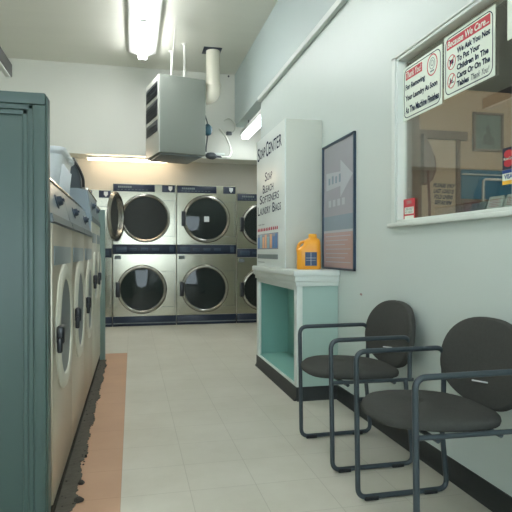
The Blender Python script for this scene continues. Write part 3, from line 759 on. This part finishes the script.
# big teal end panel, near
t = thing('end_panel', 'big teal moulded end panel filling the left foreground', 'panel', (-.9, 2.2, 0))
X1 = -.322; X0 = -1.75; Y0, Y1 = 2.195, 2.27; TZ = 1.688
b = MB(); b.box(X0, X1, Y0 + .02, Y1, 0.001, TZ, .004)
for q in ((X0, X1, TZ - .045, TZ), (X1 - .045, X1, 0.001, TZ - .046), (X0, X1 - .046, 0.001, .04)): b.box(q[0], q[1], Y0, Y0 + .022, q[2], q[3], .005)
obj('frame', b, M['teal'], t)
for (z0, z1) in ((.04, TZ - .045),):
    b = MB()
    a0, a1 = X0 + .02, X1 - .045
    for k, (ins, dep) in enumerate(((0, .006), (.02, .012))):
        for q in ((a0 + ins, a1 - ins, z1 - ins - .02, z1 - ins), (a0 + ins, a1 - ins, z0 + ins, z0 + ins + .02), (a1 - ins - .02, a1 - ins, z0 + ins, z1 - ins)): b.box(q[0], q[1], Y0 + dep, Y0 + .024, q[2], q[3], .004)
    obj('moulding', b, M['teal'], t)
b = MB(); b.box(X1, X1 + .006, Y0 + .01, Y1, .001, TZ - .01, .002); obj('edge_strip', b, M['teal'], t)
# thin end panel, far
t = thing('end_panel', 'thin pale teal board closing the far end of the washers', 'panel', (-.6, 5.6, 0))
b = MB(); b.box(-1.05, -.268, 5.588, 5.612, .001, 1.50, .004); obj('board', b, M['teal_pale'], t)
b = MB(); b.box(-.268, -.262, 5.586, 5.614, .001, 1.50, .002); obj('edge_strip', b, M['teal_pale'], t)

# grime strip at the washer feet
random.seed(3)
b = MB(); n = 260; L_ = []; Rr = []
for k in range(n + 1):
    y = 2.0 + (5.58 - 2.0) * k / n
    L_.append((-.3205, y)); Rr.append((-.245 + .012 * math.sin(k * .23) * math.sin(k * .071) + random.uniform(-.006, .007), y))
for z0, z1 in ((.0026, .006),):
    a = b.ring([(x, y, z1) for x, y in L_]); c = b.ring([(x, y, z1) for x, y in Rr]); b.bridge(a, c, False)
    d = b.ring([(x, y, z0) for x, y in Rr]); b.bridge(c, d, False)
    e = b.ring([(x, y, z0) for x, y in L_]); b.bridge(d, e, False)
struct('floor_gap', b, M['concrete'])
b = MB()
for k in range(70):
    y = 2.02 + 3.5 * random.random(); x = random.choice((-.295, -.25)) + random.uniform(-.010, .012); r = random.uniform(.002, .006)
    b.lathe([(r, 0), (r * .8, r * .4), (r * .3, r * .6)], (x, y, .0062), (0, 0, 1), n=7, cap0=True, cap1=True)
for (x, y, r) in ((-.232, 2.62, .018), (-.225, 2.44, .026), (-.238, 2.95, .010)):
    pts = [(x + r * random.uniform(.6, 1.1) * math.cos(a), y + r * 1.2 * random.uniform(.6, 1.1) * math.sin(a)) for a in [2 * PI * k / 11 for k in range(11)]]
    b.loft([[(p[0], p[1], .0062) for p in pts], [(x + (p[0] - x) * .9, y + (p[1] - y) * .9, .013) for p in pts], [(x + (p[0] - x) * .5, y + (p[1] - y) * .5, .019) for p in pts]])
tag(obj('lint_debris', b, M['gunk'], None), 'black lint and grime crumbs along the washer feet', 'debris', kind='stuff')

# ------------------------------------------------------------------ things on the washers
t = thing('laundry_basket', 'white plastic laundry basket on top of the low washers', 'basket', (-.615, 3.74, 1.413))
def rb(w, d, z, r=.05): return [(x, y, z) for x, y in rrect_pts(-w / 2, w / 2, -d / 2, d / 2, r, 6)]
b = MB(); b.loft([rb(.33, .48, .0), rb(.345, .50, .02), rb(.40, .56, .30), rb(.43, .60, .315), rb(.44, .61, .325), rb(.44, .61, .345), rb(.42, .585, .35), rb(.39, .55, .335), rb(.335, .49, .025), rb(.1, .1, .022)], cap0=True, cap1=True)
obj('tub', b, M['bin_white'], t, local=True)
b = MB()
for k in range(9):
    y = -.22 + k * .055; b.box(.178, .196, y, y + .008, .06, .24, .002)
for v in b.bm.verts: v.co.x += (v.co.z - .15) * .10
obj('rib', b, M['bin_white'], t, local=True)
b = MB(); b.tube(fillet([(.20, -.07, .32), (.235, -.06, .30), (.235, .06, .30), (.20, .07, .32)], .02), .007, n=8); obj('grip', b, M['bin_white'], t, local=True)

t.scale = (1, 1, .88)
t = thing('storage_bin', 'dark grey tapered bin standing on the taller washers', 'bin', (-.515, 4.76, 1.588))
def rc(w, d, z, cx=0): return [(cx + x, y, z) for x, y in rrect_pts(-w / 2, w / 2, -d / 2, d / 2, .02, 4)]
b = MB(); b.loft([rc(.24, .40, 0), rc(.235, .395, .09, -.005), rc(.18, .34, .23, -.03), rc(.165, .32, .23, -.03), rc(.16, .31, .10, -.02)]); obj('body', b, M['bin_dark'], t, local=True)
b = MB(); b.tube(fillet([(.06, -.21, .20), (.10, -.215, .15), (.135, -.215, .07), (.135, -.215, .012)], .04), .011, n=8); obj('strap', b, M['black'], t, local=True); t.scale = (1, 1, 1.12)

# ------------------------------------------------------------------ unit heater
ang = math.radians(12.5)
t = thing('unit_heater', 'grey green box heater hanging from the ceiling on white rods', 'heater', (.32, 6.63, 2.29), ang)
w_, d_, h_ = .60, .66, .95
b = MB(); b.box(.012, w_, 0, d_, 0, h_, .01); obj('cabinet', b, M['heater'], t, local=True)
b = MB(); b.box(0, .014, .006, d_ - .006, .004, h_ - .004, .003); sp = obj('side_panel', b, M['heater_side'], t, local=True)
for z0, z1 in ((.71, .88), (.46, .66), (.27, .41)):
    b = MB(); b.box(-.004, .004, .07, d_ - .06, z0, z1)
    k = z0 + .02
    fr_ = obj('louvre_bank', b, M['louvre'], t, local=True)
    b = MB()
    while k < z1 - .02:
        b.prism([(-.004, .08, k), (-.022, .08, k - .014), (-.022, .08, k - .010), (-.004, .08, k + .004)], (0, d_ - .15, 0)); k += .035
    obj('slat', b, M['grey'], fr_, local=True, smooth=False)
b = MB(); b.box(.04, w_ - .04, .04, d_ - .04, -.02, 0.002, .005); obj('bottom_tray', b, M['grey'], t, local=True)
Ri = Matrix.Rotation(-ang, 4, 'Z')
def loc(x, y, z): return Ri @ (Vector((x, y, z)) - Vector((.32, 6.63, 2.29)))
for (x, y) in ((.635, 6.74), (.50, 7.03)):
    p = loc(x, y, CZ - .0005); q = loc(x, y, 3.235)
    b = MB(); b.tube([q, p], .013, n=10); rd = obj('hanger_rod', b, M['rod'], t, local=True)
    b = MB(); b.lathe([(.035, 0), (.035, -.008), (.018, -.018), (.015, -.03)], p, (0, 0, 1), n=16, cap0=True, cap1=True); obj('flange', b, M['rod'], rd, local=True)
# pale brace strap from ceiling to the left rod
b = MB(); P = [loc(.44, 6.02, CZ - .001), loc(.468, 7.0, 3.28)]
pa, pb = Vector((.455, 6.0, CZ - .001)), Vector((.47, 7.0, 3.38))
b = MB()
q = [(.470, 5.98, CZ - .001), (.478, 6.35, 3.60), (.497, 7.0, 3.42), (.497, 7.01, 3.34), (.478, 6.4, 3.48)]
b.prism([loc(*p) for p in q], Ri.to_3x3() @ Vector((.016, 0, 0))); obj('brace_strap', b, M['rod'], t, local=True, smooth=False)

# vent pipe
t = thing('vent_pipe', 'thick cream vent pipe dropping from ceiling behind the heater', 'pipe', (1.0, 6.88, CZ))
b = MB(); b.tube([(1.015, 6.88, CZ - .012), (1.015, 6.88, 3.21)], .088, n=28); obj('pipe', b, M['pvc'], t)
b = MB(); pth = fillet([(1.015, 6.88, 3.24), (1.015, 6.88, 3.09), (.925, 6.93, 3.07)], .09, 8); b.tube(pth, .094, n=28); b.lathe([(.1, 0), (.1, .04)], (1.015, 6.88, 3.20), (0, 0, 1), n=28, cap0=True, cap1=True); obj('elbow', b, M['pvc'], t)
b = MB(); b.box(.885, 1.115, 6.765, 6.995, CZ - .012, CZ - .0005, .002); obj('ceiling_plate', b, M['navy_dk'], t)

# gas valve, junction plug and cables
hrod = [o for o in bpy.data.objects if o.name == 'unit_heater'][0]
def to_heater(mb):
    for v in mb.bm.verts: v.co = loc(*v.co)
    return mb
b = MB(); b.lathe([(.022, -.07), (.045, -.055), (.06, -.01), (.06, .03), (.035, .06), (.018, .075)], (.945, 6.88, 2.64), (0, 0, 1), n=20, cap0=True, cap1=True); gv = obj('gas_valve', to_heater(b), M['valve'], hrod, local=True)
b = MB(); b.tube(fillet([(.945, 6.88, 2.71), (.94, 6.88, 2.74), (.915, 6.88, 2.82), (.895, 6.90, 2.90)], .03), .008, n=8); obj('gas_line', to_heater(b), M['plug'], gv, local=True)
b = MB(); b.tube(fillet([(.945, 6.88, 2.57), (.925, 6.88, 2.42), (.925, 6.88, 2.36)], .04), .008, n=8); obj('gas_line', to_heater(b), M['plug'], gv, local=True)
t = thing('power_cable', 'white cable with dark grey connector looping from heater bottom to far wall', 'cable', (1.24, 7.745, 2.86))
b = MB(); b.lathe([(.015, -.08), (.035, -.06), (.045, -.02), (.045, .02), (.032, .05), (.014, .07), (.012, .13)], (1.0, 6.90, 2.315), (1, 0, -.06), n=18, cap0=True, cap1=True); obj('connector', b, M['plug'], t)
b = MB(); pth = fillet([(1.12, 6.90, 2.31), (1.22, 6.92, 2.30), (1.30, 7.1, 2.40), (1.29, 7.4, 2.66), (1.24, 7.745, 2.86)], .2, 10); b.tube(pth, .014, n=8); obj('cord', b, M['cable'], t)
b = MB(); b.tube(fillet([(1.30, 7.735, 2.98), (1.37, 7.70, 3.02), (1.44, 7.66, 2.95), (1.46, 7.66, 2.84), (1.40, 7.70, 2.80)], .06, 8), .014, n=8)
t = thing('cable_loop', 'short white cable loop with grey plug near the recess light', 'cable', (1.43, 7.7, 2.8)); obj('cable', b, M['cable'], t)
b = MB(); b.box(1.33, 1.41, 7.68, 7.735, 2.77, 2.82, .01); obj('plug', b, M['plug'], t)
b = MB(); b.box(.93, 1.31, 7.72, 7.7495, 2.475, 2.51, .006); tag(obj('wall_conduit', b, M['trim'], None), 'short horizontal white conduit on far wall below the cable', 'conduit')
b = MB(); b.lathe([(.014, 0), (.014, .01), (.006, .03)], (1.37, 7.7495, CZ - .03), (0, -1, 0), n=12, cap0=True, cap1=True); tag(obj('wall_hook', b, M['plug'], None), 'tiny dark hook high in the far wall corner', 'hook')

# ------------------------------------------------------------------ lights
def strip_light(x, y0, y1, label, z=CZ):
    t = thing('ceiling_light', label, 'light', (x, (y0 + y1) / 2, z))
    hl = (y1 - y0) / 2
    b = MB(); b.box(-.055, .055, -hl, hl, -.075, -.001, .006)
    obj('housing', b, M['fixture'], t, local=True)
    for s in (-1, 1):
        b = MB(); b.prism([(s * .055, -hl, -.070), (s * .17, -hl, -.03), (s * .17, -hl, -.026), (s * .055, -hl, -.064)], (0, 2 * hl, 0)); obj('halo_wing', b, M['fixture'], t, local=True, smooth=False)  # white wings shaped to imitate the bloom around the tubes
        b = MB(); b.cyl((s * .033, -hl + .03, -.105), (s * .033, hl - .03, -.105), .019, n=14); obj('tube', b, M['tube_light'], t, local=True)
    b = MB(); b.box(-.052, .052, -hl, -hl + .028, -.125, -.07, .004); obj('lamp_holder', b, M['fixture'], t, local=True)
    b = MB(); b.box(-.052, .052, hl - .028, hl, -.125, -.07, .004); obj('lamp_holder', b, M['fixture'], t, local=True)
    return t
strip_light(.135, 5.87, 7.08, 'lit twin tube ceiling light nearest the heater')
strip_light(.135, 4.659, 5.869, 'lit twin tube ceiling light cut off by the top edge')
for k, (x, y) in enumerate(((.165, 2.2), (.165, -.6), (-1.9, 3.6), (-1.9, .4))):  # four unseen fixtures added to fill the room with light
    strip_light(x, y, y + 1.21, ['added ceiling light above the waiting chairs, out of view', 'added unseen ceiling light behind the camera', 'added unseen ceiling light over the left aisle, far one', 'added unseen ceiling light over the left aisle, near one'][k])
# recess light
t = thing('recess_light', 'lit fluorescent tube light hanging under the beam past the wall', 'light', (1.56, 6.9, 2.9))
b = MB(); b.box(1.50, 1.645, 6.28, 7.55, 2.735, 2.79, .008); obj('housing', b, M['fixture'], t)
b = MB(); b.cyl((1.545, 6.32, 2.708), (1.545, 7.53, 2.708), .024, n=14); obj('tube', b, M['tube_cool'], t)
b = MB(); b.cyl((1.60, 6.32, 2.708), (1.60, 7.53, 2.708), .024, n=14); obj('tube', b, M['tube_cool'], t)
b = MB(); b.cyl((1.57, 6.5, 2.79), (1.57, 6.5, 2.899), .008, n=8); b.cyl((1.57, 7.3, 2.79), (1.57, 7.3, 2.899), .008, n=8); obj('hanger', b, M['plug'], t)
# warm light under the bulkhead
t = thing('bulkhead_light', 'warm tube light under the bulkhead above the dryers', 'light', (.1, 8.0, 2.43))
b = MB(); b.box(-.62, .60, 7.90, 7.96, 2.405, 2.4295, .004); obj('housing', b, M['fixture'], t)
b = MB(); b.cyl((-.60, 7.925, 2.389), (.58, 7.925, 2.389), .016, n=12); obj('tube', b, M['tube_warm'], t)

# dark rail top left
t = thing('hanging_rail', 'dark hanging rail cut off by the top left corner', 'rail', (-1.25, 5.0, CZ))
b = MB(); b.box(-1.24, -1.18, 3.2, 5.9, 2.85, 2.98, .006); obj('rail', b, M['black'], t)
b = MB(); b.box(-1.233, -1.187, 3.25, 5.86, 2.835, 2.852, .004); obj('white_insert', b, M['trim'], t)
for y in (3.6, 4.7):
    b = MB(); b.cyl((-1.21, y, 2.98), (-1.21, y, CZ - .001), .006, n=8); obj('hanger', b, M['plug'], t)

# ------------------------------------------------------------------ world, camera
w = bpy.data.worlds.new('world'); sc.world = w; w.use_nodes = True
w.node_tree.nodes['Background'].inputs[0].default_value = (.80, .90, 1, 1); w.node_tree.nodes['Background'].inputs[1].default_value = 3.6
cam = bpy.data.cameras.new('camera'); co = bpy.data.objects.new('camera', cam); col.objects.link(co)
co.location = (0, 0, H); co.rotation_euler = (math.radians(90 - .42), 0, math.radians(-12.93))
cam.sensor_width = 36; cam.lens = 540 / 512 * 36; cam.clip_start = .02
sc.camera = co
vs = sc.view_settings; vs.view_transform = 'Standard'; vs.look = 'None'; vs.gamma = 1; vs.use_curve_mapping = False; vs.exposure = 1.08
